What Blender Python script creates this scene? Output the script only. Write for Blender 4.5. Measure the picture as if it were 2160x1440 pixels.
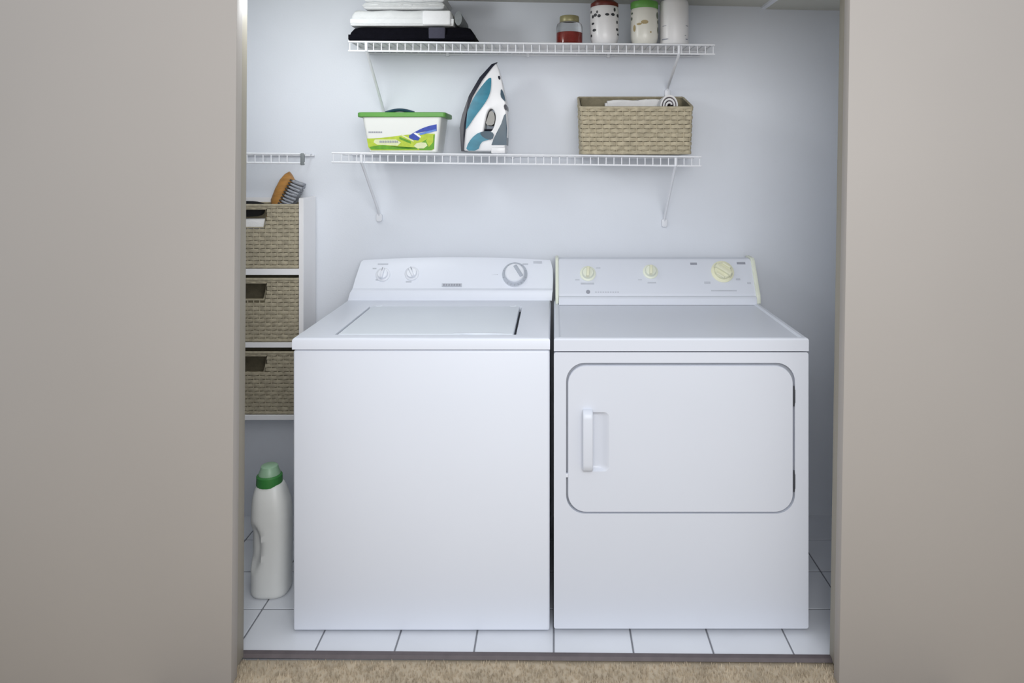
import bpy, bmesh, math, random
from mathutils import Vector, Matrix
random.seed(7)
for o in list(bpy.data.objects): bpy.data.objects.remove(o, do_unlink=True)
S = bpy.context.scene
COL = S.collection
PI = math.pi

# ---------------------------------------------------------------- camera, world, lamps, exposure
CAMH = 1.333
cd = bpy.data.cameras.new('camera'); cam = bpy.data.objects.new('camera', cd); COL.objects.link(cam)
cam.location = (0, 0, CAMH); cam.rotation_euler = (PI/2, 0, 0)
cd.sensor_width = 36; cd.lens = 25.0
cd.shift_x = -88/2160; cd.shift_y = -385/2160
cd.clip_start = 0.05
S.camera = cam

w = bpy.data.worlds.new('room_daylight'); S.world = w; w.use_nodes = True
bg = w.node_tree.nodes['Background']; bg.inputs[0].default_value = (0.90, 0.94, 1.0, 1); bg.inputs[1].default_value = 0.80

def lamp(name, kind, loc, target, power, col, size):
    d = bpy.data.lights.new(name, kind); d.energy = power; d.color = col
    if kind == 'AREA': d.shape = 'DISK'; d.size = size
    else: d.shadow_soft_size = size
    o = bpy.data.objects.new(name, d); COL.objects.link(o); o.location = loc
    o.rotation_euler = (Vector(target) - Vector(loc)).to_track_quat('-Z', 'Y').to_euler()
    return o
lamp('room_window_light', 'AREA', (0.24, -0.35, 1.80), (0.1, 2.3, 1.0), 35, (0.98, 0.98, 0.99), 1.4)
lamp('closet_light', 'POINT', (-0.73, 1.99, 1.835), (0, 2.6, 1.2), 7.0, (0.93, 0.97, 1.0), 0.09)

S.view_settings.view_transform = 'Standard'; S.view_settings.look = 'None'
S.view_settings.exposure = 0.0; S.view_settings.gamma = 1.0; S.view_settings.use_curve_mapping = False

# ---------------------------------------------------------------- materials
def lin(c):
    c = c/255.0
    return c/12.92 if c <= 0.04045 else ((c+0.055)/1.055)**2.4
def L3(rgb): return tuple(lin(v) for v in rgb) + (1.0,)
MATS = {}
def mat(name, rgb, rough=0.5, var=0.05, scale=12.0, bump=0.0, bscale=200.0, metal=0.0, trans=0.0, stretch=None, spec=0.5):
    if name in MATS: return MATS[name]
    m = bpy.data.materials.new(name); m.use_nodes = True
    nt = m.node_tree; N = nt.nodes; K = nt.links
    b = N['Principled BSDF']
    b.inputs['Roughness'].default_value = rough; b.inputs['Metallic'].default_value = metal
    b.inputs['Transmission Weight'].default_value = trans
    b.inputs['Specular IOR Level'].default_value = spec
    tc = N.new('ShaderNodeTexCoord'); src = tc.outputs['Object']
    if stretch:
        mp = N.new('ShaderNodeMapping'); mp.inputs['Scale'].default_value = stretch
        K.new(src, mp.inputs[0]); src = mp.outputs[0]
    n = N.new('ShaderNodeTexNoise'); n.inputs['Scale'].default_value = scale; n.inputs['Detail'].default_value = 4
    K.new(src, n.inputs['Vector'])
    r = N.new('ShaderNodeValToRGB')
    c = L3(rgb)
    r.color_ramp.elements[0].position = 0.3; r.color_ramp.elements[1].position = 0.7
    r.color_ramp.elements[0].color = tuple(v*(1-var) for v in c[:3]) + (1,)
    r.color_ramp.elements[1].color = tuple(min(1, v*(1+var)) for v in c[:3]) + (1,)
    K.new(n.outputs[0], r.inputs[0]); K.new(r.outputs[0], b.inputs['Base Color'])
    if bump:
        n2 = N.new('ShaderNodeTexNoise'); n2.inputs['Scale'].default_value = bscale; n2.inputs['Detail'].default_value = 3
        K.new(src, n2.inputs['Vector'])
        bp = N.new('ShaderNodeBump'); bp.inputs['Strength'].default_value = bump; bp.inputs['Distance'].default_value = 0.002
        K.new(n2.outputs[0], bp.inputs['Height']); K.new(bp.outputs[0], b.inputs['Normal'])
    MATS[name] = m
    return m

M_wall   = mat('closet_wall_paint', (223, 227, 234), 0.75, 0.015, 3, 0.10, 180)
M_door   = mat('taupe_door_paint', (166, 160, 154), 0.6, 0.03, 1.2, 0.06, 120)
M_jamb   = mat('taupe_trim_paint', (154, 148, 135), 0.55, 0.03, 4, 0.05, 120)
M_enamel = mat('white_enamel', (226, 230, 239), 0.38, 0.01, 2, 0.02, 60)
M_enamel2= mat('dryer_enamel', (217, 221, 230), 0.38, 0.012, 2, 0.02, 60)
M_lid    = mat('washer_lid_enamel', (226, 232, 239), 0.35, 0.01, 2)
M_cream  = mat('aged_cream_plastic', (226, 230, 214), 0.45, 0.04, 20)
M_knobcr = mat('cream_knob_plastic', (226, 226, 198), 0.4, 0.05, 30)
M_plwhite= mat('white_plastic', (228, 231, 238), 0.35, 0.02, 20)
M_greypl = mat('pale_grey_plastic', (176, 182, 192), 0.4, 0.03, 20)
M_greym  = mat('grey_print', (150, 153, 163), 0.5, 0.05, 40)
M_pale   = mat('pale_print', (190, 194, 203), 0.5, 0.05, 40)
M_dark   = mat('dark_rubber_and_gap_shade', (62, 64, 70), 0.7, 0.05, 20)
M_groove = mat('door_seal_grey', (165, 168, 174), 0.7, 0.05, 20)
M_wire   = mat('white_vinyl_wire', (226, 228, 233), 0.35, 0.02, 20)
M_wiredk = mat('grey_shelf_clip', (120, 126, 128), 0.5, 0.05, 20)
M_board  = mat('white_melamine', (240, 239, 240), 0.45, 0.01, 8)
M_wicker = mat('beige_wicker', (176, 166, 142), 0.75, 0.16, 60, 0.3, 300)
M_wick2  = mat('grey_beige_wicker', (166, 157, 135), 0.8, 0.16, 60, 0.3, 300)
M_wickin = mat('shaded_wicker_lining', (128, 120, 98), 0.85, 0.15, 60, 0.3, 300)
M_tile   = mat('white_glazed_tile', (220, 223, 229), 0.28, 0.03, 6, 0.03, 30)
M_grout  = mat('grey_grout', (128, 130, 136), 0.9, 0.1, 60, 0.2, 300)
M_carpet = mat('beige_carpet', (186, 172, 150), 0.95, 0.15, 14, 0.5, 400)
M_thresh = mat('dark_threshold', (92, 84, 86), 0.6, 0.12, 30, 0.2, 200)
M_ceil   = mat('ceiling_paint', (196, 196, 188), 0.9, 0.02, 4, 0.1, 200)
M_bottle = mat('white_bottle_plastic', (228, 229, 226), 0.4, 0.015, 8)
M_green  = mat('green_cap_plastic', (58, 130, 62), 0.4, 0.06, 20)
M_greenp = mat('pale_green_plastic', (150, 185, 155), 0.35, 0.05, 20)
M_greenl = mat('green_lid_plastic', (96, 156, 72), 0.45, 0.05, 20)
M_black  = mat('black_terry', (9, 9, 16), 0.95, 0.2, 60, 0.5, 500, spec=0.1)
M_blackb = mat('charcoal_band', (58, 58, 72), 0.9, 0.08, 60, 0.4, 500)
M_terry  = mat('white_terry', (208, 210, 211), 0.95, 0.03, 60, 0.5, 500)
M_terry2 = mat('white_towel_band', (222, 223, 225), 0.9, 0.02, 60, 0.3, 500)
M_terrysh  = mat('shaded_white_terry', (120, 124, 126), 0.95, 0.08, 60, 0.5, 500)
M_glass  = mat('clear_glass', (248, 250, 250), 0.04, 0.0, 5, trans=1.0, spec=0.3)
M_red    = mat('red_brown_spice', (158, 34, 14), 0.6, 0.2, 40, 0.3, 300)
M_gold   = mat('olive_gold_lid', (152, 146, 108), 0.4, 0.08, 20, metal=0.3)
M_brownl = mat('red_brown_lid', (96, 28, 14), 0.4, 0.1, 20)
M_ceram  = mat('white_ceramic', (232, 231, 232), 0.3, 0.02, 12)
M_cerc   = mat('cream_ceramic', (226, 224, 215), 0.3, 0.02, 12)
M_ink    = mat('charcoal_glaze', (52, 54, 58), 0.4, 0.1, 40)
M_leafk  = mat('dark_green_glaze', (96, 108, 92), 0.4, 0.1, 40)
M_tan    = mat('tan_glaze', (170, 152, 110), 0.4, 0.1, 40)
M_teal   = mat('teal_plastic', (46, 120, 142), 0.3, 0.22, 18, stretch=(1, 1, 2))
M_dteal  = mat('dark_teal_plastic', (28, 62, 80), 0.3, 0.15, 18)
M_navy   = mat('navy_sole_trim', (20, 22, 38), 0.35, 0.1, 20)
M_ironw  = mat('iron_white_plastic', (228, 228, 230), 0.3, 0.015, 10)
M_irong  = mat('iron_grey_grip', (150, 148, 144), 0.5, 0.06, 30)
M_steel  = mat('brushed_steel', (190, 195, 205), 0.3, 0.05, 60, metal=0.9)
M_tub    = mat('tub_white_plastic', (226, 228, 224), 0.4, 0.015, 8)
M_lgreen = mat('label_lime', (176, 196, 60), 0.5, 0.12, 60)
M_lgreen2= mat('label_leaf_green', (96, 156, 40), 0.5, 0.15, 60)
M_lpale  = mat('label_pale_green', (214, 220, 176), 0.5, 0.06, 60)
M_lblue  = mat('label_blue', (52, 74, 166), 0.5, 0.12, 80)
M_lblue2 = mat('label_sky_blue', (96, 134, 206), 0.5, 0.1, 80)
M_lwhite = mat('label_white', (240, 240, 238), 0.5, 0.01, 30)
M_wood   = mat('amber_brush_wood', (172, 122, 58), 0.5, 0.18, 25, 0.2, 80, stretch=(1, 1, 6))
M_brist  = mat('grey_bristle', (150, 153, 160), 0.7, 0.2, 120)
M_bristd = mat('dark_bristle_root', (70, 66, 62), 0.8, 0.1, 60)
M_cloth  = mat('white_folded_cloth', (226, 225, 224), 0.9, 0.03, 40, 0.4, 300)
M_clothg = mat('grey_stripe_cloth', (128, 120, 124), 0.9, 0.05, 40, 0.4, 300)
M_blackc = mat('black_cloth', (16, 16, 18), 0.9, 0.2, 30, 0.4, 200)

# ---------------------------------------------------------------- helpers
ROOT = {}
def link_mesh(name, bm, m, parent=None, smooth=False, angle=None, flat=False):
    if parent is not None: bmesh.ops.translate(bm, verts=bm.verts, vec=-ROOT[parent])
    bmesh.ops.recalc_face_normals(bm, faces=bm.faces)
    me = bpy.data.meshes.new(name); bm.to_mesh(me); bm.free()
    for mm in (m if isinstance(m, (list, tuple)) else [m]): me.materials.append(mm)
    if smooth:
        for p in me.polygons: p.use_smooth = True
        me.set_sharp_from_angle(angle=math.radians(angle or 35))
    if flat:
        for p in me.polygons:
            if abs(p.normal.y) > .99999: p.use_smooth = False
    o = bpy.data.objects.new(name, me); COL.objects.link(o)
    if parent is not None:
        o.parent = parent; ROOT[o] = ROOT[parent]
    return o
def tag(o, label=None, cat=None, group=None, kind=None):
    if label: o['label'] = label
    if cat: o['category'] = cat
    if group: o['group'] = group
    if kind: o['kind'] = kind
    return o
def thing(name, loc, label, cat, group=None):
    o = bpy.data.objects.new(name, None); COL.objects.link(o); o.location = loc; o.empty_display_size = 0.05
    ROOT[o] = Vector(loc); tag(o, label, cat, group); return o
def struct(name, bm, m, smooth=False):
    o = link_mesh(name, bm, m, None, smooth); o['kind'] = 'structure'; ROOT[o] = Vector((0, 0, 0)); return o
def B(): return bmesh.new()
def box(bm, x0, x1, y0, y1, z0, z1, bev=0.0, seg=2, f=None, mi=0):
    t = bmesh.new()
    bmesh.ops.create_cube(t, size=1)
    for v in t.verts:
        v.co = Vector((x0 + (v.co.x+.5)*(x1-x0), y0 + (v.co.y+.5)*(y1-y0), z0 + (v.co.z+.5)*(z1-z0)))
    if bev: bmesh.ops.bevel(t, geom=list(t.edges), offset=bev, segments=seg, profile=0.5, affect='EDGES')
    if f:
        for v in t.verts: v.co = f(v.co)
    merge(bm, t, mi)
def merge(bm, t, mi=0):
    mp = {}
    for v in t.verts: mp[v] = bm.verts.new(v.co)
    for fc in t.faces:
        try:
            nf = bm.faces.new([mp[v] for v in fc.verts]); nf.material_index = mi
        except ValueError: pass
    t.free()
def tube(bm, pts, r, n=8, caps=True, rz=None, closed=False, mi=0):
    """tube along pts; r radius (number or list); rz optional second radius along up"""
    pts = [Vector(p) for p in pts]; rings = []
    k = len(pts)
    for i, p in enumerate(pts):
        if closed: d = pts[(i+1) % k] - pts[i-1]
        else: d = pts[min(i+1, k-1)] - pts[max(i-1, 0)]
        d.normalize()
        up = Vector((0, 0, 1)) if abs(d.z) < 0.95 else Vector((0, 1, 0))
        a = d.cross(up).normalized(); b = a.cross(d).normalized()
        ra = r[i] if isinstance(r, (list, tuple)) else r
        rb = rz if rz is not None else ra
        rings.append([bm.verts.new(p + a*ra*math.cos(2*PI*j/n) + b*rb*math.sin(2*PI*j/n)) for j in range(n)])
    for i in range(k if closed else k-1):
        A, C = rings[i], rings[(i+1) % k]
        for j in range(n):
            f = bm.faces.new((A[j], A[(j+1) % n], C[(j+1) % n], C[j])); f.material_index = mi
    if caps and not closed:
        for rg in (rings[0][::-1], rings[-1]):
            f = bm.faces.new(rg); f.material_index = mi
def lathe(bm, cx, cy, prof, n=32, sx=1.0, sy=1.0, mi=0):
    rings = []
    for (r, z) in prof:
        rings.append([bm.verts.new((cx + r*sx*math.cos(2*PI*j/n), cy + r*sy*math.sin(2*PI*j/n), z)) for j in range(n)])
    for A, C in zip(rings, rings[1:]):
        for j in range(n):
            f = bm.faces.new((A[j], A[(j+1) % n], C[(j+1) % n], C[j])); f.material_index = mi
    for rg in (rings[0][::-1], rings[-1]):
        f = bm.faces.new(rg); f.material_index = mi
def rrect(x0, x1, z0, z1, r, n=8):
    pts = []
    for cx, cz, a0 in ((x1-r, z1-r, 0), (x0+r, z1-r, PI/2), (x0+r, z0+r, PI), (x1-r, z0+r, 1.5*PI)):
        for i in range(n+1):
            a = a0 + PI/2*i/n
            pts.append((cx + r*math.cos(a), cz + r*math.sin(a)))
    return pts
def prism_y(bm, poly, y0, y1, mi=0, bev=0.0, seg=2):
    """extrude an x,z polygon from y0 (front) to y1 (back)"""
    t = bmesh.new()
    a = [t.verts.new((x, y0, z)) for x, z in poly]; b = [t.verts.new((x, y1, z)) for x, z in poly]
    n = len(poly)
    fa = t.faces.new(a); fb = t.faces.new(b[::-1])
    for i in range(n): t.faces.new((a[i], a[(i+1) % n], b[(i+1) % n], b[i]))
    bmesh.ops.recalc_face_normals(t, faces=t.faces)
    if bev:
        es = list(fa.edges) + list(fb.edges)
        bmesh.ops.bevel(t, geom=es, offset=bev, segments=seg, profile=0.5, affect='EDGES')
    bmesh.ops.triangulate(t, faces=[f for f in t.faces if len(f.verts) > 4])
    merge(bm, t, mi)
def plate_hole(bm, outer, inner, y0, y1, mi=0):
    """x,z plate with a hole: front face at y0, outer and inner walls to y1"""
    t = bmesh.new()
    o = [t.verts.new((x, y0, z)) for x, z in outer]; i = [t.verts.new((x, y0, z)) for x, z in inner]
    es = [t.edges.new((o[k], o[(k+1) % len(o)])) for k in range(len(o))] + [t.edges.new((i[k], i[(k+1) % len(i)])) for k in range(len(i))]
    bmesh.ops.triangle_fill(t, use_beauty=True, edges=es)
    for loop in (o, i):
        bk = [t.verts.new((v.co.x, y1, v.co.z)) for v in loop]
        n = len(loop)
        for k in range(n): t.faces.new((loop[k], loop[(k+1) % n], bk[(k+1) % n], bk[k]))
    merge(bm, t, mi)
# a point seen at pixel px,py of the photograph, on the plane through p0 with normal n
def ray(px, py): return Vector(((px-1168)/1500, 1, (335-py)/1500))
def hit(px, py, p0, n):
    d = ray(px, py); o = Vector((0, 0, CAMH))
    return o + d*((Vector(p0)-o).dot(n)/d.dot(n))
def X(px, y): return (px-1168)*y/1500
def Z(py, y): return CAMH + (335-py)*y/1500
def copy_tree(o, parent=None):
    c = o.copy(); COL.objects.link(c)
    if parent is not None: c.parent = parent
    for ch in o.children: copy_tree(ch, c)
    return c

# ---------------------------------------------------------------- setting
WALLY = 2.66
LX, RX = -1.27, 1.12
CZ = 2.25
def ceilz(x): return 1.9165 - 0.0190*x
bm = B(); box(bm, LX-.1, RX+.1, WALLY, WALLY+.1, -.05, CZ); struct('wall_back', bm, M_wall)
bm = B(); box(bm, LX-.1, LX, 1.95, WALLY, -.05, CZ); struct('wall_left', bm, M_wall)
bm = B(); box(bm, RX, RX+.1, 1.95, WALLY, -.05, CZ); struct('wall_right', bm, M_wall)
bm = B(); prism_y(bm, [(LX-.1, ceilz(LX-.1)), (RX+.1, ceilz(RX+.1)), (RX+.1, CZ+.08), (LX-.1, CZ+.08)], 1.95, WALLY+.1); struct('ceiling', bm, M_ceil)
sx = X(1614, WALLY)
bm = B(); prism_y(bm, [(sx, ceilz(sx)-.009), (RX, ceilz(RX)-.009), (RX, ceilz(RX)+.01), (sx, ceilz(sx)+.01)], 1.96, WALLY); cs = struct('trim_3', bm, M_ceil)
bm = B(); prism_y(bm, [(sx-.016, ceilz(sx)-.007), (sx, ceilz(sx)-.009), (sx, ceilz(sx)+.01), (sx-.016, ceilz(sx)+.01)], 1.96, WALLY); link_mesh('edge_bead', bm, M_plwhite, cs)
# front wall with the closet opening (opening leans a little, as in the photo)
def headz(x): return 1.795 - 0.0165*x
bm = B()
box(bm, -2.3, -.87, 1.862, 1.95, -.02, 2.45)
box(bm, .80, 2.3, 1.862, 1.95, -.02, 2.45)
t = [(-.87, headz(-.87)), (.80, headz(.80)), (.80, 2.45), (-.87, 2.45)]
prism_y(bm, t, 1.862, 1.95)
struct('wall_front', bm, M_door)
def lean(k, x0=0.0):
    return lambda c: Vector((c.x + k*c.z, c.y, c.z))
bm = B(); box(bm, .738, .80, 1.858, 1.905, 0.0, 1.795, .003, 2, lean(.0155)); struct('trim_1', bm, M_jamb, True)
bm = B(); box(bm, -.905, -.83, 1.858, 1.905, 0.0, 1.80, .003, 2, lean(.006)); struct('trim_2', bm, M_jamb, True)
# door panels in front of the opening
bm = B(); box(bm, -1.75, -.812, 1.790, 1.825, .006, 2.0, .002, 2, lean(.0082)); struct('door_1', bm, M_door, True)
bm = B(); box(bm, .718, 1.65, 1.790, 1.825, .006, 2.0, .002, 2, lean(.0160)); struct('door_2', bm, M_door, True)
# threshold, a hair out of square
bm = B()
v = [bm.verts.new(p) for p in ((-.88, 1.899, .001), (.80, 1.880, .001), (.80, 1.886, .008), (-.88, 1.905, .008),
                               (-.88, 1.920, .008), (.80, 1.901, .008), (.80, 1.906, .001), (-.88, 1.925, .001))]
for q in ((0, 1, 2, 3), (3, 2, 5, 4), (4, 5, 6, 7), (7, 6, 1, 0)): bm.faces.new([v[i] for i in q])
bm.faces.new([v[i] for i in (0, 3, 4, 7)]); bm.faces.new([v[i] for i in (1, 6, 5, 2)])
struct('trim_4', bm, M_thresh)
# tiled closet floor: grout bed and single tiles
bm = B(); box(bm, LX-.02, RX+.02, 1.90, WALLY+.02, -.06, -.0025); fl = struct('floor', bm, M_grout)
TW, G = .216, .0022
ys = [1.905, 2.108, 2.30, 2.492, 2.662]
meshes = {}
for r in range(4):
    for c in range(-6, 6):
        x0, x1 = max(LX, c*TW)+G, min(RX, (c+1)*TW)-G
        if x1-x0 < .01: continue
        key = (r, round(x1-x0, 4))
        if key not in meshes:
            bm = B(); box(bm, 0, x1-x0, ys[r]+G, ys[r+1]-G, -.012, 0, .0016, 1)
            o = link_mesh('tile', bm, M_tile, fl, True); meshes[key] = o.data
        else:
            o = bpy.data.objects.new('tile', meshes[key]); COL.objects.link(o); o.parent = fl
        o.location = (x0, 0, -random.uniform(0, .0006))
# carpet in front, with a pile
bm = B(); box(bm, -2.3, 2.3, -1.5, 1.903, -.06, -.006); cp = struct('floor', bm, M_carpet)
bm = B()
rnd = random.Random(3)
for i in range(17000):
    x = rnd.uniform(-1.0, 1.0); y = rnd.uniform(1.50, 1.893)
    yb = 1.899 - .0113*(x+.88)
    if y > yb-.004: continue
    h = rnd.uniform(.007, .012); r_ = rnd.uniform(.0022, .0036); a = rnd.uniform(0, 6.28); k = rnd.uniform(0, .004)
    tp = bm.verts.new((x+k*math.cos(a), y+k*math.sin(a), -.006+h))
    b3 = [bm.verts.new((x+r_*math.cos(a+j*2.094), y+r_*math.sin(a+j*2.094), -.0065)) for j in range(3)]
    for j in range(3): bm.faces.new((b3[j], b3[(j+1) % 3], tp))
tag(link_mesh('carpet_pile', bm, M_carpet, cp), kind='stuff')

# ---------------------------------------------------------------- washer
W0, W1 = -.733, -.0115
wash = thing('washing_machine', (-.372, 2.3, 0), 'white top-loading washing machine with a closed lid, left of the dryer', 'washing machine')
bm = B(); box(bm, W0, W1, 2.0, 2.585, .006, .7945, .006, 3); link_mesh('cabinet', bm, M_enamel, wash, True)
for fx in (W0+.05, W1-.05):
    for fy in (2.05, 2.53):
        bm = B(); lathe(bm, fx, fy, [(.02, 0), (.02, .008), (.012, .02)], 14); link_mesh('foot', bm, M_dark, wash, True)
DZ = .830
LX0, LX1, LY0, LY1 = -.627, -.108, 2.036, 2.425
bm = B()
# deck ring: outer skirt, top ring with lid well
oz = .798
def ringpts(x0, x1, y0, y1, z): return [bm.verts.new((x0, y0, z)), bm.verts.new((x1, y0, z)), bm.verts.new((x1, y1, z)), bm.verts.new((x0, y1, z))]
e = .007
loops = [ringpts(W0-.002, W1+.001, 1.997, 2.59, oz), ringpts(W0-.002, W1+.001, 1.997, 2.59, DZ-e),
         ringpts(W0, W1-.001, 1.999, 2.588, DZ-e*.35), ringpts(W0+.004, W1-.005, 2.003, 2.584, DZ),
         ringpts(LX0-.001, LX1+.001, LY0, LY1, DZ), ringpts(LX0, LX1, LY0, LY1, DZ-.002), ringpts(LX0, LX1, LY0, LY1, DZ-.022)]
for A, C in zip(loops, loops[1:]):
    for j in range(4): bm.faces.new((A[j], A[(j+1) % 4], C[(j+1) % 4], C[j]))
bm.faces.new(loops[-1]); bm.faces.new(loops[0][::-1])
link_mesh('top_deck', bm, M_enamel, wash, True)
bm = B(); box(bm, LX0+.002, LX1-.002, LY0+.002, LY1-.002, DZ-.0215, DZ-.018); link_mesh('lid_well', bm, M_dark, wash)  # white well floor coloured dark, painting in the shade of the lid gap
bm = B(); box(bm, LX0+.008, LX1-.008, LY0+.003, LY1-.003, DZ-.017, DZ+.0015, .0035, 3); lid = link_mesh('lid', bm, M_lid, wash, True)
bm = B()
n = 20; xa, xb = X(955, 2.04), X(1062, 2.04)
top = []; 
for i in range(n+1):
    u = i/n; x = xa+(xb-xa)*u; hgt = .006*math.sin(PI*u)
    top.append([bm.verts.new((x, LY0+.006-hgt*.9, DZ-.001)), bm.verts.new((x, LY0+.006-hgt*.8, DZ+.0015+hgt*.4)), bm.verts.new((x, LY0+.02, DZ+.0018))])
for i in range(n):
    for j in range(2): bm.faces.new((top[i][j], top[i+1][j], top[i+1][j+1], top[i][j+1]))
link_mesh('finger_lip', bm, M_lid, lid, True)
for hx in (LX0+.03, LX1-.03):
    bm = B(); tube(bm, [(hx-.010, LY1+.002, DZ), (hx+.010, LY1+.002, DZ)], .0022, 8); link_mesh('hinge', bm, M_enamel, lid, True)

def console(name, rows, parent, material, crown=0.0, ncol=28, backy=2.62):
    """rows = (y, z, x_left, x_right, crown share) from base to top edge, closed to the back"""
    bm = B(); grid = []
    for (y, z, xl, xr, cs) in rows:
        ln = []
        for i in range(ncol+1):
            u = i/ncol
            ln.append(bm.verts.new((xl+(xr-xl)*u, y, z + crown*cs*(1-(2*u-1)**2))))
        grid.append(ln)
    y, z, xl, xr, cs = rows[-1]
    ln = [bm.verts.new((xl+(xr-xl)*i/ncol, backy, z-.004 + crown*(1-(2*i/ncol-1)**2))) for i in range(ncol+1)]; grid.append(ln)
    y, z, xl, xr, cs = rows[0]
    ln = [bm.verts.new((xl+(xr-xl)*i/ncol, backy, z)) for i in range(ncol+1)]; grid.append(ln)
    for a, b in zip(grid, grid[1:]):
        for i in range(ncol): bm.faces.new((a[i], a[i+1], b[i+1], b[i]))
    bm.faces.new([g[0] for g in grid]); bm.faces.new([g[-1] for g in grid][::-1])
    a, b = grid[-1], grid[0]
    for i in range(ncol): bm.faces.new((a[i], a[i+1], b[i+1], b[i]))
    return link_mesh(name, bm, material, parent, True, 28)
wc = console('control_console', [
    (2.528, .8295, X(734, 2.53), X(1164, 2.53), 0),
    (2.530, .856, X(738, 2.53), X(1165, 2.53), 0),
    (2.534, .8645, X(741, 2.53), X(1166, 2.53), 0),
    (2.546, .8700, X(743, 2.54), X(1166, 2.54), 0),
    (2.562, .900, X(749, 2.56), X(1166.5, 2.56), .2),
    (2.582, .932, X(756, 2.58), X(1166, 2.58), .6),
    (2.598, .957, X(762, 2.60), X(1162, 2.60), 1),
    (2.604, .9625, X(766, 2.60), X(1160, 2.60), 1)], wash, M_enamel, .011)
WP0 = Vector((0, 2.546, .870)); Wt = Vector((0, .052, .087)).normalized(); Wn = Vector((0, -Wt.z, Wt.y)); WP0 = WP0 + Wn*.0024
def onface(px, py, P0, N): return hit(px, py, P0, N)
def disc(bm, c, N, T, prof, n=28, mi=0, ang=0.0, sx=1.0):
    """turned knob on a face: prof = (radius, height along N)"""
    Xv = Vector((1, 0, 0)); rings = []
    for (r, h) in prof:
        rings.append([bm.verts.new(c + N*h + Xv*r*sx*math.cos(2*PI*j/n) + T*r*math.sin(2*PI*j/n)) for j in range(n)])
    for A, C in zip(rings, rings[1:]):
        for j in range(n):
            f = bm.faces.new((A[j], A[(j+1) % n], C[(j+1) % n], C[j])); f.material_index = mi
    f = bm.faces.new(rings[-1]); f.material_index = mi
    f = bm.faces.new(rings[0][::-1]); f.material_index = mi
def bar_on(bm, c, N, T, ang, hw, hl, h0, h1, tap=1.0, mi=0, bev=0.0):
    Xv = Vector((1, 0, 0)); d = Xv*math.sin(ang) + T*math.cos(ang); p = Xv*math.cos(ang) - T*math.sin(ang)
    lo = [c+N*h0+p*sx*hw+d*sy*hl for sx, sy in ((-1, -1), (1, -1), (1, 1), (-1, 1))]
    hi = [c+N*h1+p*sx*hw*tap+d*sy*hl*tap for sx, sy in ((-1, -1), (1, -1), (1, 1), (-1, 1))]
    t = bmesh.new()
    a = [t.verts.new(q) for q in lo]; b = [t.verts.new(q) for q in hi]
    t.faces.new(a[::-1]); t.faces.new(b)
    for j in range(4): t.faces.new((a[j], a[(j+1) % 4], b[(j+1) % 4], b[j]))
    if bev: bmesh.ops.bevel(t, geom=list(t.edges), offset=bev, segments=2, profile=.5, affect='EDGES')
    merge(bm, t, mi)
def mark(name, px, py, wpx, hpx, P0, N, T, m, parent, lift=.0006):
    c = onface(px, py, P0, N); k = c.y/1500
    bm = B(); bar_on(bm, c, N, T, 0, wpx*k/2, hpx*k/2, -.0004, lift); return link_mesh(name, bm, m, parent)
# selector knobs: a skirt and a tall grip
for px, py in ((808, 579), (869, 577)):
    c = onface(px, py, WP0, Wn)
    bm = B(); disc(bm, c, Wn, Wt, [(.026, -.001), (.026, .003), (.024, .0045), (.019, .005), (.018, .012), (.016, .0135)])
    k = link_mesh('selector_knob', bm, M_plwhite, wash, True)
    bm = B(); bar_on(bm, c, Wn, Wt, .12 if px < 840 else -.5, .0055, .021, .010, .022, .8, 0, .002); link_mesh('grip', bm, M_plwhite, k, True)
    bm = B(); bar_on(bm, c + Wt*.013, Wn, Wt, .12 if px < 840 else -.5, .0012, .006, .021, .0226); link_mesh('pointer', bm, M_greym, k)
c = onface(1086, 579, WP0, Wn)
bm = B(); disc(bm, c, Wn, Wt, [(.046, -.001), (.046, .003), (.044, .005), (.036, .0055), (.0345, .020), (.031, .0235), (.012, .024)], 40)
dial = link_mesh('timer_dial', bm, M_plwhite, wash, True)
bm = B(); disc(bm, c, Wn, Wt, [(.0455, .0045), (.0455, .0052), (.040, .0058)], 40); link_mesh('dial_skirt', bm, M_greypl, dial, True)
for i in range(20):
    a = 2*PI*i/20
    if i % 2 == 0 or 5 < i < 12:
        bm = B(); bar_on(bm, c + Vector((1, 0, 0))*.0415*math.sin(a) + Wt*.0415*math.cos(a), Wn, Wt, a, .0008, .0032, .0045, .0064); link_mesh('tick', bm, M_greym, dial)
bm = B(); bar_on(bm, c + Vector((.013, 0, 0)) + Wt*.006, Wn, Wt, -.55, .007, .026, .022, .027, .85, 0, .002); link_mesh('dial_grip', bm, M_greypl, dial, True)
mark('name_plate', 953, 601, 42, 7, WP0, Wn, Wt, M_pale, wash, .0012)
for k in range(7): mark('plate_letter', 936.5+k*5.5, 601, 3.6, 4.4, WP0, Wn, Wt, M_greym, wash, .002)
for px, py, ww, hh in ((808, 557, 22, 3), (869, 555, 34, 4), (848, 566, 10, 2.5), (790, 566, 8, 2.5), (797, 590, 9, 2.5), (890, 566, 10, 2.5), (862, 594, 12, 2.5),
                       (1042, 578, 17, 4), (1134, 553, 18, 5), (1108, 557, 12, 3)):
    mark('printed_mark', px, py, ww, hh, WP0, Wn, Wt, M_pale, wash)

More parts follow.
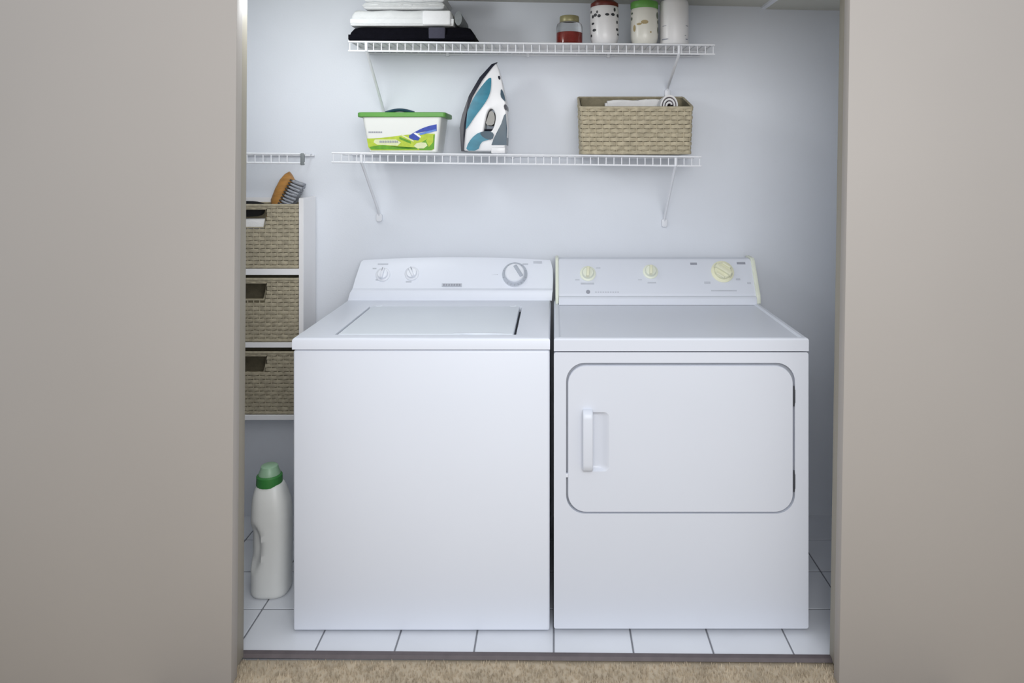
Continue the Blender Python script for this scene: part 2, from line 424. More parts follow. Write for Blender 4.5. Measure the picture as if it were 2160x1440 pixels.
# ---------------------------------------------------------------- dryer
D0, D1 = .0005, .7165
dry = thing('clothes_dryer', (.36, 2.3, 0), 'white front-loading clothes dryer with a rounded door, right of the washer', 'dryer')
bm = B(); box(bm, D0+.001, D1-.001, 2.022, 2.585, .0135, .789, .004, 2); link_mesh('cabinet', bm, M_enamel2, dry, True)
gx0, gx1, gz0, gz1 = X(1194, 2.0), X(1677, 2.0), Z(1083, 2.0), Z(765, 2.0)
bm = B()
plate_hole(bm, rrect(D0, D1, .0125, .789, .006, 3), rrect(gx0, gx1, gz0, gz1, .053, 10), 2.0, 2.024)
link_mesh('front_panel', bm, M_enamel2, dry, True, None, True)
bm = B(); prism_y(bm, rrect(gx0-.006, gx1+.006, gz0-.006, gz1+.006, .055, 8), 2.0145, 2.018); link_mesh('door_seal', bm, M_groove, dry)
# door with a hand scoop
dx0, dx1, dz0, dz1 = gx0+.0065, gx1-.0065, gz0+.0055, gz1-.0095
hx0, hx1, hz0, hz1 = X(1238, 2.0), X(1285, 2.0), Z(994, 2.0), Z(869, 2.0)
bm = B()
outer = rrect(dx0, dx1, dz0, dz1, .050, 10); inner = rrect(hx0, hx1, hz0, hz1, .014, 6)
plate_hole(bm, outer, inner, 2.0, 2.0)
bmesh.ops.delete(bm, geom=[f for f in bm.faces if f.calc_area() < 1e-9], context='FACES')
# rolled outer edge
prev = [(x, z) for x, z in outer]
cxm, czm = (dx0+dx1)/2, (dz0+dz1)/2
def inset(pts, d):
    return rrect(dx0+d, dx1-d, dz0+d, dz1-d, max(.006, .050-d), 10)
rings = [[bm.verts.new((x, y, z)) for x, z in inset(None, d)] for d, y in ((0, 2.0), (-.0016, 2.0022), (-.002, 2.006), (-.002, 2.0145))]
for A, C in zip(rings, rings[1:]):
    for j in range(len(A)): bm.faces.new((A[j], A[(j+1) % len(A)], C[(j+1) % len(C)], C[j]))
# scoop
sc = [[bm.verts.new((x, y, z)) for x, z in rrect(hx0+d, hx1-d*2.6, hz0+d, hz1-d, max(.003, .014-d*.6), 6)] for d, y in ((0, 2.0), (.001, 2.001), (.003, 2.004), (.0055, 2.008), (.008, 2.0105), (.011, 2.0115))]
for A, C in zip(sc, sc[1:]):
    for j in range(len(A)): bm.faces.new((A[j], A[(j+1) % len(A)], C[(j+1) % len(C)], C[j]))
bm.faces.new(sc[-1])
bmesh.ops.remove_doubles(bm, verts=bm.verts, dist=.00005)
door = link_mesh('door', bm, M_enamel2, dry, True, 40, True)
bm = B()
hc = X(1240, 1.985); zt_, zb_ = Z(868, 1.985), Z(994, 1.985)
pts = [(hc, 2.004, zt_-.002), (hc, 1.990, zt_-.003), (hc, 1.983, zt_-.009), (hc, 1.981, zt_-.02), (hc, 1.981, zb_+.02), (hc, 1.983, zb_+.009), (hc, 1.990, zb_+.003), (hc, 2.004, zb_+.002)]
rs = []
for (x, y, z) in pts:
    rs.append((x, y, z))
# rounded-rectangular section swept by hand
sec = rrect(-.0145, .0145, -.005, .005, .0045, 3)
prevr = None; first = None
for i, p in enumerate(pts):
    p = Vector(p); d = (Vector(pts[min(i+1, len(pts)-1)]) - Vector(pts[max(i-1, 0)])).normalized()
    a = Vector((1, 0, 0)); b = a.cross(d).normalized()
    rg = [bm.verts.new(p + a*u + b*v_) for u, v_ in sec]
    if prevr:
        for j in range(len(rg)): bm.faces.new((prevr[j], prevr[(j+1) % len(rg)], rg[(j+1) % len(rg)], rg[j]))
    else: first = rg
    prevr = rg
bm.faces.new(first[::-1]); bm.faces.new(prevr)
link_mesh('handle', bm, M_enamel2, door, True, 50)
for za, zb in ((815, 857), (993, 1038)):
    bm = B(); tube(bm, [(gx1-.0018, 2.004, Z(za, 2.0)), (gx1-.0018, 2.002, Z(za+8, 2.0)), (gx1-.0018, 2.002, Z(zb-8, 2.0)), (gx1-.0018, 2.004, Z(zb, 2.0))], [.0018, .0034, .0034, .0018], 10)
    link_mesh('hinge', bm, M_dark, dry, True)
bm = B(); box(bm, gx0-.0005, gx0+.0055, 2.0005, 2.012, Z(1007, 2), Z(999, 2), .001); link_mesh('latch', bm, M_plwhite, dry, True)
for fx in (D0+.05, D1-.05):
    for fy in (2.06, 2.53):
        bm = B(); lathe(bm, fx, fy, [(.02, 0), (.02, .008), (.012, .02)], 14); link_mesh('foot', bm, M_dark, dry, True)
# deck with raised rim
bm = B()
oz = .7935
loops = [ringpts(D0, D1, 1.997, 2.59, oz), ringpts(D0, D1, 1.997, 2.59, DZ-.006), ringpts(D0+.002, D1-.002, 1.999, 2.588, DZ-.002), ringpts(D0+.006, D1-.006, 2.003, 2.584, DZ),
         ringpts(D0+.014, D1-.015, 2.009, 2.578, DZ), ringpts(D0+.019, D1-.020, 2.014, 2.572, DZ-.005)]
for A, C in zip(loops, loops[1:]):
    for j in range(4): bm.faces.new((A[j], A[(j+1) % 4], C[(j+1) % 4], C[j]))
bm.faces.new(loops[-1]); bm.faces.new(loops[0][::-1])
link_mesh('top_deck', bm, M_enamel2, dry, True, 25)
dc = console('control_console', [
    (2.468, .826, .0178, .7058, 0), (2.470, .848, .0178, .7058, 0), (2.474, .853, .0178, .7058, 0), (2.482, .855, .0178, .7058, 0), (2.484, .860, .016, .7075, 0),
    (2.486, .864, .016, .7075, 0), (2.548, .966, .018, .706, 0), (2.556, .973, .020, .704, 0), (2.57, .975, .022, .702, 0)], dry, M_enamel2)
for xl, xr in ((.006, .0175), (.706, .7205)):
    poly = [(2.470, .829), (2.474, .857), (2.480, .866), (2.545, .970), (2.556, .978), (2.620, .978), (2.622, .829)]
    t = bmesh.new()
    a = [t.verts.new((xl, y, z)) for y, z in poly]; b = [t.verts.new((xr, y, z)) for y, z in poly]
    t.faces.new(a); t.faces.new(b[::-1])
    for j in range(len(poly)): t.faces.new((a[j], a[(j+1) % len(poly)], b[(j+1) % len(poly)], b[j]))
    bmesh.ops.recalc_face_normals(t, faces=t.faces)
    bmesh.ops.bevel(t, geom=list(t.edges), offset=.003, segments=2, profile=.5, affect='EDGES')
    bm = B(); merge(bm, t); tag(link_mesh('end_cap', bm, M_cream, dry, True), 'cream yellowed end cap')
DP0 = Vector((0, 2.486, .864)); Dt = Vector((0, .062, .102)).normalized(); Dn = Vector((0, -Dt.z, Dt.y))
for px, py, r_, big in ((1240, 577, .021, 0), (1372, 573, .020, 0), (1524, 573, .030, 1)):
    c = onface(px, py, DP0, Dn)
    bm = B(); disc(bm, c, Dn, Dt, [(r_*1.35, -.001), (r_*1.35, .002), (r_*1.25, .0032)], 28); sk = link_mesh('knob_skirt', bm, M_cream if not big else M_knobcr, dry, True)
    bm = B(); disc(bm, c, Dn, Dt, [(r_, .002), (r_*.96, .013), (r_*.86, .016), (r_*.3, .0165)], 24)
    kn = link_mesh('knob', bm, M_knobcr if big else M_cream, dry, True)
    bm = B(); bar_on(bm, c, Dn, Dt, (-.95 if big else .1), r_*.27, r_*(1.15 if big else .95), .012, .027, .85, 0, .002); link_mesh('grip', bm, M_knobcr, kn, True)
    if big:
        for s in (-1, 1):
            bm = B(); bar_on(bm, c + (Vector((1, 0, 0))*math.cos(.95) + Dt*math.sin(.95))*s*r_*.75, Dn, Dt, -.95, r_*.16, r_*.62, .012, .020, .85, 0, .002); link_mesh('grip_wing', bm, M_knobcr, kn, True)
for px, py, ww, hh, m in ((1239, 598, 28, 4, M_pale), (1375, 596, 18, 3, M_pale), (1463, 556, 14, 5, M_greym), (1563, 555, 18, 5, M_greym), (1492, 596, 13, 5, M_pale), (1557, 589, 9, 4, M_pale), (1580, 597, 8, 4, M_pale),
                          (1527, 613, 54, 2.5, M_pale), (1218, 590, 9, 2.5, M_pale), (1262, 565, 9, 2.5, M_pale), (1350, 590, 8, 2, M_pale)):
    mark('printed_mark', px, py, ww, hh, DP0, Dn, Dt, m, dry)
c = onface(1240.5, 615.5, DP0, Dn)
bm = B(); disc(bm, c, Dn, Dt, [(.0072, -.0004), (.0072, .001)], 20); link_mesh('round_emblem', bm, M_greym, dry)
for k in range(10): mark('emblem_letter', 1257+k*5.2, 616, 3.2, 2.4, DP0, Dn, Dt, M_pale, dry)

# ---------------------------------------------------------------- wire shelves
SF = 2.41
def wire_shelf(xl, xr, zl, zr, label, brackets, clip=None, liner=False):
    zf = lambda x: zl + (zr-zl)*(x-xl)/(xr-xl)
    root = thing('wire_shelf', ((xl+xr)/2, SF, zf((xl+xr)/2)), label, 'shelf', 'white wire shelves on the closet wall')
    rr = .0028
    for nm, y, dz in (('front_rod', SF, 0), ('lip_rod', SF-.001, -.031), ('middle_rod', (SF+WALLY)/2, -.004), ('back_rod', WALLY-.008, -.004)):
        bm = B(); tube(bm, [(xl, y, zf(xl)+dz), (xr - (.05*(y-SF)/.24 if clip else 0), y, zf(xr)+dz)], rr+.0006, 8); link_mesh(nm, bm, M_wire, root, True)
    n = max(2, round((xr-xl-.012)/.0266)); data = None
    if liner:
        bm = B(); prism_y(bm, [(xl+.004, zf(xl)+.0022), (xr-.004, zf(xr)+.0022), (xr-.004, zf(xr)+.0036), (xl+.004, zf(xl)+.0036)], SF+.004, WALLY-.01)
        link_mesh('shelf_liner', bm, M_board, root)
    for i in range(n+1):
        x = xl+.006+(xr-xl-.012)*i/n; z = zf(x)
        if clip and x > -.885: continue
        if data is None:
            bm = B(); x_ = root.location.x; z_ = root.location.z
            tube(bm, [(x_, WALLY-.006, z_), (x_, SF+.006, z_), (x_, SF-.001, z_-.002), (x_, SF-.003, z_-.006), (x_, SF-.003, z_-.032)], .0018, 6)
            o = link_mesh('cross_wire', bm, M_wire, root, True); data = o.data
        else:
            o = bpy.data.objects.new('cross_wire', data); COL.objects.link(o); o.parent = root
        o.location = (x-root.location.x, 0, z-root.location.z)
    for (bx, wz) in brackets:
        bm = B()
        tube(bm, [(bx, SF-.006, zf(bx)-.004), (bx, SF-.004, zf(bx)-.030), (bx, SF+.012, zf(bx)-.040), (bx, WALLY-.012, wz+.01), (bx, WALLY-.005, wz-.012)], .0052, 8)
        br = link_mesh('bracket', bm, M_wire, root, True)
        bm = B(); prism_y(bm, rrect(bx-.011, bx+.011, wz-.026, wz+.004, .008, 5), WALLY-.012, WALLY-.001, 0, .002)
        link_mesh('wall_clip', bm, M_wire, br, True)
    for k in range(1, int((xr-xl)/.3)):
        x = xl+.3*k
        bm = B(); box(bm, x-.006, x+.006, WALLY-.014, WALLY-.001, zf(x)-.012, zf(x)+.006, .002); link_mesh('wall_hook', bm, M_wire, root, True)
    if clip:
        bm = B(); box(bm, clip-.007, clip+.006, SF-.008, SF+.004, zf(clip)-.038, zf(clip)+.003, .003); cl = link_mesh('end_bracket', bm, M_wiredk, root, True)
    return root, zf
s1, z1 = wire_shelf(-.696, .546, 1.7300, 1.7190, 'upper white wire shelf carrying the towels and jars', [(-.634, 1.505), (.424, 1.588)], None, True)
s2, z2 = wire_shelf(-.752, .500, 1.3530, 1.3400, 'lower white wire shelf carrying the detergent tub, iron and wicker basket', [(-.651, 1.125), (.413, 1.105)])
s3, z3 = wire_shelf(-1.262, -.842, 1.3535, 1.3495, 'short white wire shelf above the basket shelving, at the left', [], -.850)
RT = .0042

# ---------------------------------------------------------------- towels on the upper shelf
def towel(name, x0, x1, y0, y1, z0, z1, m, label, layers=3, seed=1, right_roll=True):
    root = thing(name, ((x0+x1)/2, (y0+y1)/2, z0), label, 'towel', 'folded towels on the upper shelf')
    rg = random.Random(seed)
    h = (z1-z0)/layers
    for k in range(layers):
        bm = B()
        ins = [0, .004, .008, .004][k % 4]
        t = bmesh.new(); bmesh.ops.create_cube(t, size=1)
        bmesh.ops.subdivide_edges(t, edges=list(t.edges), cuts=15, use_grid_fill=True)
        ph = rg.uniform(0, 6)
        X0, X1 = x0+ins*rg.random(), x1-.002
        for v in t.verts:
            p = v.co*2; a, b_, c_ = p
            # squarish pillow with rounded rims
            a = math.copysign(1-(1-abs(a))**2, a); b_ = math.copysign(1-(1-abs(b_))**2, b_)
            rx = max(0, (abs(a)-.90)/.10); ry = max(0, (abs(b_)-.84)/.16)
            edge = max(rx, ry)
            rim = .3+.7*math.sqrt(max(0, 1-edge*edge))
            zz = (c_ if c_ < 0 else 2*rim*(c_+1)/2-1 if rim < 1 else c_) if layers == 1 else c_*rim
            yy = b_*(1-.06*abs(c_)**3); xx = a*(1-.012*abs(c_)**3)
            wob = .0016*math.sin(9*xx+ph+k) + .0012*math.sin(5*yy+2*ph)
            v.co = Vector(((X0+X1)/2+xx*(X1-X0)/2, (y0+ins+y1)/2+yy*(y1-y0-ins)/2, z0+h*(k+.5)+zz*h*.53+wob*(0 if (k == 0 and c_ < 0) else 1)))
        for v in t.verts: v.co.z = max(v.co.z, z0+.0002)
        bmesh.ops.smooth_vert(t, verts=t.verts, factor=.35, use_axis_x=True, use_axis_y=True, use_axis_z=False)
        merge(bm, t); link_mesh('fold', bm, m, root, True, 70)
    return root
tz = z1(-.47)+RT+.0035
TY0, TY1 = 2.418, 2.636
bt = towel('folded_towel', -.699, -.268, TY0, TY1, tz, Z(56.5, 2.42), M_black, 'folded black towel at the bottom of the towel stack', 1, 3)
bm = B(); box(bm, X(904, 2.42), X(939, 2.42), TY0-.0016, TY0+.02, tz+.006, Z(57.5, 2.42), .004); tag(link_mesh('band', bm, M_blackb, bt, True), 'charcoal woven band')
wt = towel('folded_towel', X(738, 2.42), X(958, 2.42), TY0+.004, TY1-.01, Z(54, 2.42), Z(20.5, 2.42), M_terry, 'folded white towel in the middle of the stack, with a banded right end', 1, 5, False)
bm = B(); box(bm, X(891, 2.42), X(951, 2.42), TY0-.001, TY0+.06, Z(53, 2.42), Z(22, 2.42), .006, 3); link_mesh('band', bm, M_terry2, wt, True)
bm = B(); tube(bm, [(X(966, 2.42), TY0+.008, Z(38, 2.42)), (X(966, 2.42), TY0+.2, Z(38, 2.42))], .0125, 14, True, .024); tag(link_mesh('rolled_hem', bm, M_terrysh, wt, True), 'rolled hem of the white towel, greyed for shade')  # shade on the white towel's right end, painted in as grey
towel('folded_towel', X(762, 2.42), X(938, 2.42), TY0+.012, TY1-.02, Z(17, 2.42), Z(-16, 2.42), M_terry, 'pale towel on top of the stack, cut off by the photo edge', 2, 8)

# ---------------------------------------------------------------- jars on the upper shelf
JY = 2.468
def jx(px): return X(px, JY)
def patch(bm, cx, cy, r, a, z, w_, h_, n=10, mi=0):
    """flat print wrapped on a round jar of radius r"""
    ctr = bm.verts.new((cx+(r+.0006)*math.sin(a), cy-(r+.0006)*math.cos(a), z)); ring = []
    for j in range(n):
        t = 2*PI*j/n; aa = a + w_*math.cos(t)/r; zz = z + h_*math.sin(t)
        ring.append(bm.verts.new((cx+(r+.0006)*math.sin(aa), cy-(r+.0006)*math.cos(aa), zz)))
    for j in range(n):
        f = bm.faces.new((ctr, ring[j], ring[(j+1) % n])); f.material_index = mi
c = jx(1201); zb = z1(c)+RT
j1 = thing('spice_jar', (c, JY, zb), 'small glass jar half filled with red contents, leftmost jar on the upper shelf', 'jar', 'jars on the upper shelf')
r = .0455
bm = B(); lathe(bm, c, JY, [(r*.92, zb), (r, zb+.004), (r, zb+.062), (r*.93, zb+.072), (r*.72, zb+.079), (r*.66, zb+.081)], 36); link_mesh('glass', bm, M_glass, j1, True)
bm = B(); lathe(bm, c, JY, [(r*.88, zb+.003), (r*.95, zb+.006), (r*.95, zb+.040), (r*.9, zb+.041)], 36); link_mesh('contents', bm, M_red, j1, True)
bm = B(); lathe(bm, c, JY, [(r*.70, zb+.074), (r*.74, zb+.077), (r*.74, zb+.096), (r*.70, zb+.099)], 36); link_mesh('lid', bm, M_gold, j1, True)
def canister(px, rpx, body_top_py, name, label, mbody, mlid, lid_prof, base=.8):
    c = jx(px); zb = z1(c)+RT; zt_ = Z(body_top_py, JY); r = rpx*JY/1500
    root = thing(name, (c, JY, zb), label, 'jar', 'jars on the upper shelf')
    bm = B(); lathe(bm, c, JY, [(r*base, zb), (r*(base+.06), zb+.004), (r*.98, zb+.022), (r, zb+.035), (r, zt_-.012), (r*.97, zt_-.004), (r*.93, zt_)], 40); link_mesh('body', bm, mbody, root, True)
    if lid_prof:
        bm = B(); lathe(bm, c, JY, [(r*a, zt_-.001+z) for a, z in lid_prof], 40); link_mesh('lid', bm, mlid, root, True)
    return root, c, zb, zt_, r
j2, c, zb, zt_, r = canister(1275, 30, 16, 'painted_canister', 'white canister with black spots and a red-brown lid', M_ceram, M_brownl, [(.95, 0), (.98, .004), (.97, .012), (.72, .022), (.45, .030), (.3, .034), (.3, .042), (.2, .046)])
bm = B()
for a, z, ww, hh in ((-.75, .098, .007, .006), (-.45, .094, .0065, .0055), (.12, .098, .0075, .0045), (.55, .099, .008, .005), (.7, .116, .005, .007), (-1.0, .094, .006, .006), (-1.0, .07, .008, .004), (-.85, .047, .009, .005), (-1.2, .03, .006, .005),
                     (1.0, .05, .008, .005), (1.15, .034, .008, .004), (1.1, .098, .009, .006), (-1.25, .112, .006, .005), (.98, .075, .005, .006), (-.6, .108, .004, .005)):
    bm = B(); patch(bm, c, JY, r, a, zb+z, ww, hh); link_mesh('painted_spot', bm, M_ink, j2)
j3, c, zb, zt_, r = canister(1359, 29, 20, 'painted_canister', 'cream canister with a brown painted motif and a bright green lid', M_cerc, M_greenl, [(.95, 0), (1.0, .004), (1.0, .020), (.95, .024), (.42, .026), (.36, .04), (.3, .043)])
bm = B()
for a, z, ww, hh, mi in ((-.1, .074, .013, .007, 1), (-.5, .068, .01, .004, 1), (-.9, .055, .006, .012, 1), (1.05, .10, .007, .012, 0), (1.15, .078, .006, .007, 0), (1.2, .05, .008, .012, 0), (-1.25, .09, .006, .006, 0), (.35, .04, .003, .003, 1), (-1.2, .108, .007, .004, 0)):
    bm = B(); patch(bm, c, JY, r, a, zb+z, ww, hh); link_mesh('painted_motif', bm, (M_leafk, M_tan)[mi], j3)
j4, c, zb, zt_, r = canister(1422, 30, 4, 'white_canister', 'plain white canister with faint grey marks, rightmost jar on the upper shelf', M_ceram, M_greypl, [(.9, 0), (.7, .006), (.7, .014), (.5, .016)], .96)
bm = B()
for a, z, ww, hh in ((-.95, .018, .011, .0022), (-.72, .018, .008, .002), (.85, .018, .008, .002), (-.9, .064, .010, .0012), (.9, .064, .009, .0016), (.7, .030, .004, .0012)):
    bm = B(); patch(bm, c, JY, r, a, zb+z, ww, hh); link_mesh('printed_mark', bm, M_greym, j4)

# ---------------------------------------------------------------- detergent tub on the lower shelf
TF = 2.442
zb = z2(X(850, TF))+RT; ztub = Z(245, TF)
tub = thing('detergent_tub', (X(850, TF), TF+.07, zb), 'white detergent tub with a green lid and a blue and lime label', 'tub')
bm = B()
def tubring(z, x0, x1, y0, y1, r=.012):
    return [bm.verts.new((x, y, z)) for x, y in rrect(x0, x1, y0, y1, r, 5)]
bx0, bx1 = X(776, TF), X(922, TF); tx0, tx1 = X(763, TF), X(931, TF)
rg = [tubring(zb, bx0+.004, bx1-.004, TF+.012, TF+.145), tubring(zb+.004, bx0, bx1, TF+.008, TF+.149), tubring(ztub, tx0, tx1, TF, TF+.158)]
for A, C in zip(rg, rg[1:]):
    for j in range(len(A)): bm.faces.new((A[j], A[(j+1) % len(A)], C[(j+1) % len(C)], C[j]))
bm.faces.new(rg[0][::-1]); bm.faces.new(rg[-1])
body = link_mesh('body', bm, M_tub, tub, True)
bm = B()
lx0, lx1 = X(753, TF-.004), X(940, TF-.004)
rg = [tubring(z, lx0+d, lx1-d, TF-.006+d, TF+.162-d, .014) for z, d in ((ztub-.003, .002), (ztub-.001, 0), (ztub+.011, 0), (ztub+.0135, .003), (ztub+.014, .008))]
for A, C in zip(rg, rg[1:]):
    for j in range(len(A)): bm.faces.new((A[j], A[(j+1) % len(A)], C[(j+1) % len(C)], C[j]))
bm.faces.new(rg[0][::-1]); bm.faces.new(rg[-1])
lidt = link_mesh('lid', bm, M_greenl, tub, True)
bm = B()
pts = []
for i in range(13):
    u = i/12; pts.append((X(812, TF)+(X(872, TF)-X(812, TF))*u, TF+.01, ztub+.012+.010*math.sin(PI*u)))
tube(bm, pts, .010, 8, True, .006); tag(link_mesh('carry_handle', bm, M_dteal, lidt, True), 'dark green handle')
# printed label, following the slightly sloped front
def fy(z): 
    u = (z-zb)/(ztub-zb); return TF+.008*(1-u)-.0008
def lab(bm, pxs, mi, off=0.0):
    vs = [bm.verts.new((X(px, TF), fy(Z(py, TF))-off, Z(py, TF))) for px, py in pxs]
    f = bm.faces.new(vs); f.material_index = mi
    bmesh.ops.triangulate(bm, faces=[f])
bm = B()
def curve(x0, x1, f, n=10): return [(x0+(x1-x0)*i/n, f(i/n)) for i in range(n+1)]
lab(bm, curve(773, 917, lambda u: 292-10*u**2-8*math.sin(u*PI)*u) + [(915, 314), (910, 317), (782, 317), (776, 310)], 0, .0001)
lab(bm, [(790, 294), (835, 294), (845, 300), (838, 307), (795, 305), (787, 300)], 2, .0003)
lab(bm, curve(778, 880, lambda u: 310-4*math.sin(u*6)) + [(880, 315), (782, 315)], 1, .0004)
lab(bm, curve(880, 917, lambda u: 305-22*u) + [(915, 313), (908, 317), (884, 316)], 1, .0003)
lab(bm, curve(842, 866, lambda u: 288+10*u, 5) + curve(866, 842, lambda u: 303-10*u, 5), 1, .0006)
lab(bm, [(888, 300), (878, 302), (872, 308), (880, 313), (893, 313), (901, 307), (898, 301)], 2, .0006)
lab(bm, [(898, 296), (905, 288), (914, 284), (913, 300), (904, 310)], 0, .0007)
lab(bm, curve(862, 921, lambda u: 286-24*u-4*math.sin(u*PI)) + curve(921, 862, lambda u: 276+10*u-3*math.sin(u*PI)), 3, .0005)
lab(bm, [(862, 286), (872, 280), (886, 290), (882, 296), (872, 295), (863, 291)], 3, .0008)
lab(bm, curve(884, 920, lambda u: 281-9*u) + curve(920, 886, lambda u: 276+9*u), 4, .0009)
lab(bm, [(872, 281), (876, 279), (888, 288), (886, 291)], 5, .0010)
lab(bm, curve(846, 872, lambda u: 283+13*u, 6) + curve(872, 846, lambda u: 299-13*u, 6), 2, .0004)
link_mesh('label', bm, [M_lgreen, M_lgreen2, M_lpale, M_lblue, M_lblue2, M_lwhite], body)
bm = B()
for k in range(8): lab(bm, [(777+k*3.7, 277.2), (779.8+k*3.7, 277.2), (779.8+k*3.7, 280), (777+k*3.7, 280)], 0, .0004)
for k in range(11): lab(bm, [(800+k*3.6, 297), (802.6+k*3.6, 296), (802.6+k*3.6, 301), (800+k*3.6, 301)], 0, .0012)
link_mesh('lettering', bm, M_greym, body)

# ---------------------------------------------------------------- steam iron standing on its heel
IY = 2.52
def ip(px, py): return (X(px, IY-.03), Z(py, IY-.03))
zi = z2(X(1022, IY))+RT
iron = thing('steam_iron', (X(1022, IY), IY, zi), 'teal and white steam iron standing upright on the lower shelf', 'iron')
def smoothpoly(pts, it=2):
    for _ in range(it):
        q = []
        for a, b in zip(pts, pts[1:]+pts[:1]):
            q += [(a[0]*.75+b[0]*.25, a[1]*.75+b[1]*.25), (a[0]*.25+b[0]*.75, a[1]*.25+b[1]*.75)]
        pts = q
    return pts
def iron_w(z):   # half thickness: narrow at the tip
    u = min(1, max(0, (z-zi)/(Z(131, IY)-zi)))
    return .052*math.sqrt(max(.02, 1-u**2.2))
def solid(bm, poly, scale=1.0, mi=0, hole=None, y_front=None):
    """profile in x,z given a thickness that follows the iron's taper; rounded rim"""
    t = bmesh.new()
    if hole:
        o = [t.verts.new((x, 0, z)) for x, z in poly]; h = [t.verts.new((x, 0, z)) for x, z in hole]
        es = [t.edges.new((l[k], l[(k+1) % len(l)])) for l in (o, h) for k in range(len(l))]
        bmesh.ops.triangle_fill(t, use_beauty=True, edges=es)
    else:
        f = t.faces.new([t.verts.new((x, 0, z)) for x, z in poly]); bmesh.ops.triangulate(t, faces=[f])
    rim = [e_ for e_ in t.edges if len(e_.link_faces) == 1]
    bmesh.ops.recalc_face_normals(t, faces=t.faces)
    vs = list(t.verts); fs = list(t.faces)
    for s in (-1, 1):
        mp = {v: bm.verts.new((v.co.x, IY+s*iron_w(v.co.z)*scale, v.co.z)) for v in vs}
        for f in fs: bm.faces.new([mp[v] for v in (f.verts if s < 0 else reversed(f.verts))]).material_index = mi
        if s < 0: front = mp
        else: back = mp
    for e_ in rim:
        a, b = e_.verts
        bm.faces.new((front[a], front[b], back[b], back[a])).material_index = mi
    t.free()
    bmesh.ops.recalc_face_normals(bm, faces=bm.faces)
out = [ip(*p) for p in ((1046, 131), (1036, 137), (1015, 166), (995, 203), (981, 245), (977, 275), (979, 318), (1000, 319), (1004, 319), (1036, 319), (1064, 319), (1069, 300), (1071, 255), (1067, 210), (1059, 172), (1052, 145))]
out = [(x, max(z, zi)) for x, z in out]
hole = smoothpoly([ip(*p) for p in ((1035, 228), (1044, 234), (1047, 250), (1042, 272), (1032, 282), (1020, 286), (1024, 262), (1028, 240))], 2)
bm = B(); solid(bm, out, 1.0, 0, hole)
bmesh.ops.bevel(bm, geom=[e_ for e_ in bm.edges if len(e_.link_faces) == 2 and e_.calc_face_angle() > 1.0], offset=.006, segments=3, profile=.5, affect='EDGES')
ib = link_mesh('body', bm, M_ironw, iron, True, 40)
sole = [ip(*p) for p in ((1048, 129), (1036, 134), (1012, 163), (990, 203), (976, 245), (971.5, 270), (973, 290), (975, 319), (980, 319), (980, 290), (979, 272), (984, 245), (998, 205), (1018, 169), (1038, 141))]
sole = [(x, max(z, zi)) for x, z in sole]
bm = B(); solid(bm, sole, 1.12); link_mesh('sole_plate', bm, M_navy, iron, True, 40)
def panel(name, pts, m, sc, sm=1):
    bm = B(); solid(bm, smoothpoly([ip(*p) for p in pts], sm) if sm else [ip(*p) for p in pts], sc); return link_mesh(name, bm, m, iron, True, 30)
panel('water_tank', ((1036, 158), (1037, 178), (1034, 200), (1022, 222), (1004, 245), (986, 273), (979, 275), (981, 255), (992, 222), (1010, 190)), M_teal, 1.06, 2)
panel('lower_panel', ((984, 318), (990, 300), (1004, 284), (1020, 277), (1040, 282), (1041, 293), (1028, 296), (1016, 300), (1010, 318)), M_teal, 1.07, 1)
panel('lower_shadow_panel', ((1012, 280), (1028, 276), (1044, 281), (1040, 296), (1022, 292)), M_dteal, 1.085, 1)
panel('handle_grip', ((1064, 244), (1068, 240), (1070, 270), (1069, 306), (1038, 306), (1042, 294), (1050, 280), (1058, 262)), M_dteal, 1.06, 0)
panel('steam_button', ((1057, 186), (1063, 196), (1068, 216), (1063, 212), (1056, 204)), M_dteal, 1.06, 1)
panel('dial_button', ((1063, 222), (1069, 220), (1070, 234), (1065, 232)), M_navy, 1.07, 1)
panel('spray_nozzle', ((1050, 160), (1055, 160), (1056, 168), (1052, 168)), M_navy, 1.06, 1)
panel('thermostat', ((1034, 234), (1042, 236), (1045, 250), (1042, 265), (1024, 264), (1030, 246)), M_irong, .90, 1)
bm = B(); tube(bm, [(X(1024, IY), IY-.03, Z(275, IY)), (X(1043, IY), IY-.03, Z(275, IY))], .004, 8); link_mesh('thermostat_ring', bm, M_navy, iron, True)
bm = B(); box(bm, X(1036, 2.47), X(1066, 2.47), IY-.056, IY+.056, zi, zi+.022, .004, 2); link_mesh('heel_rest', bm, M_ironw, iron, True)

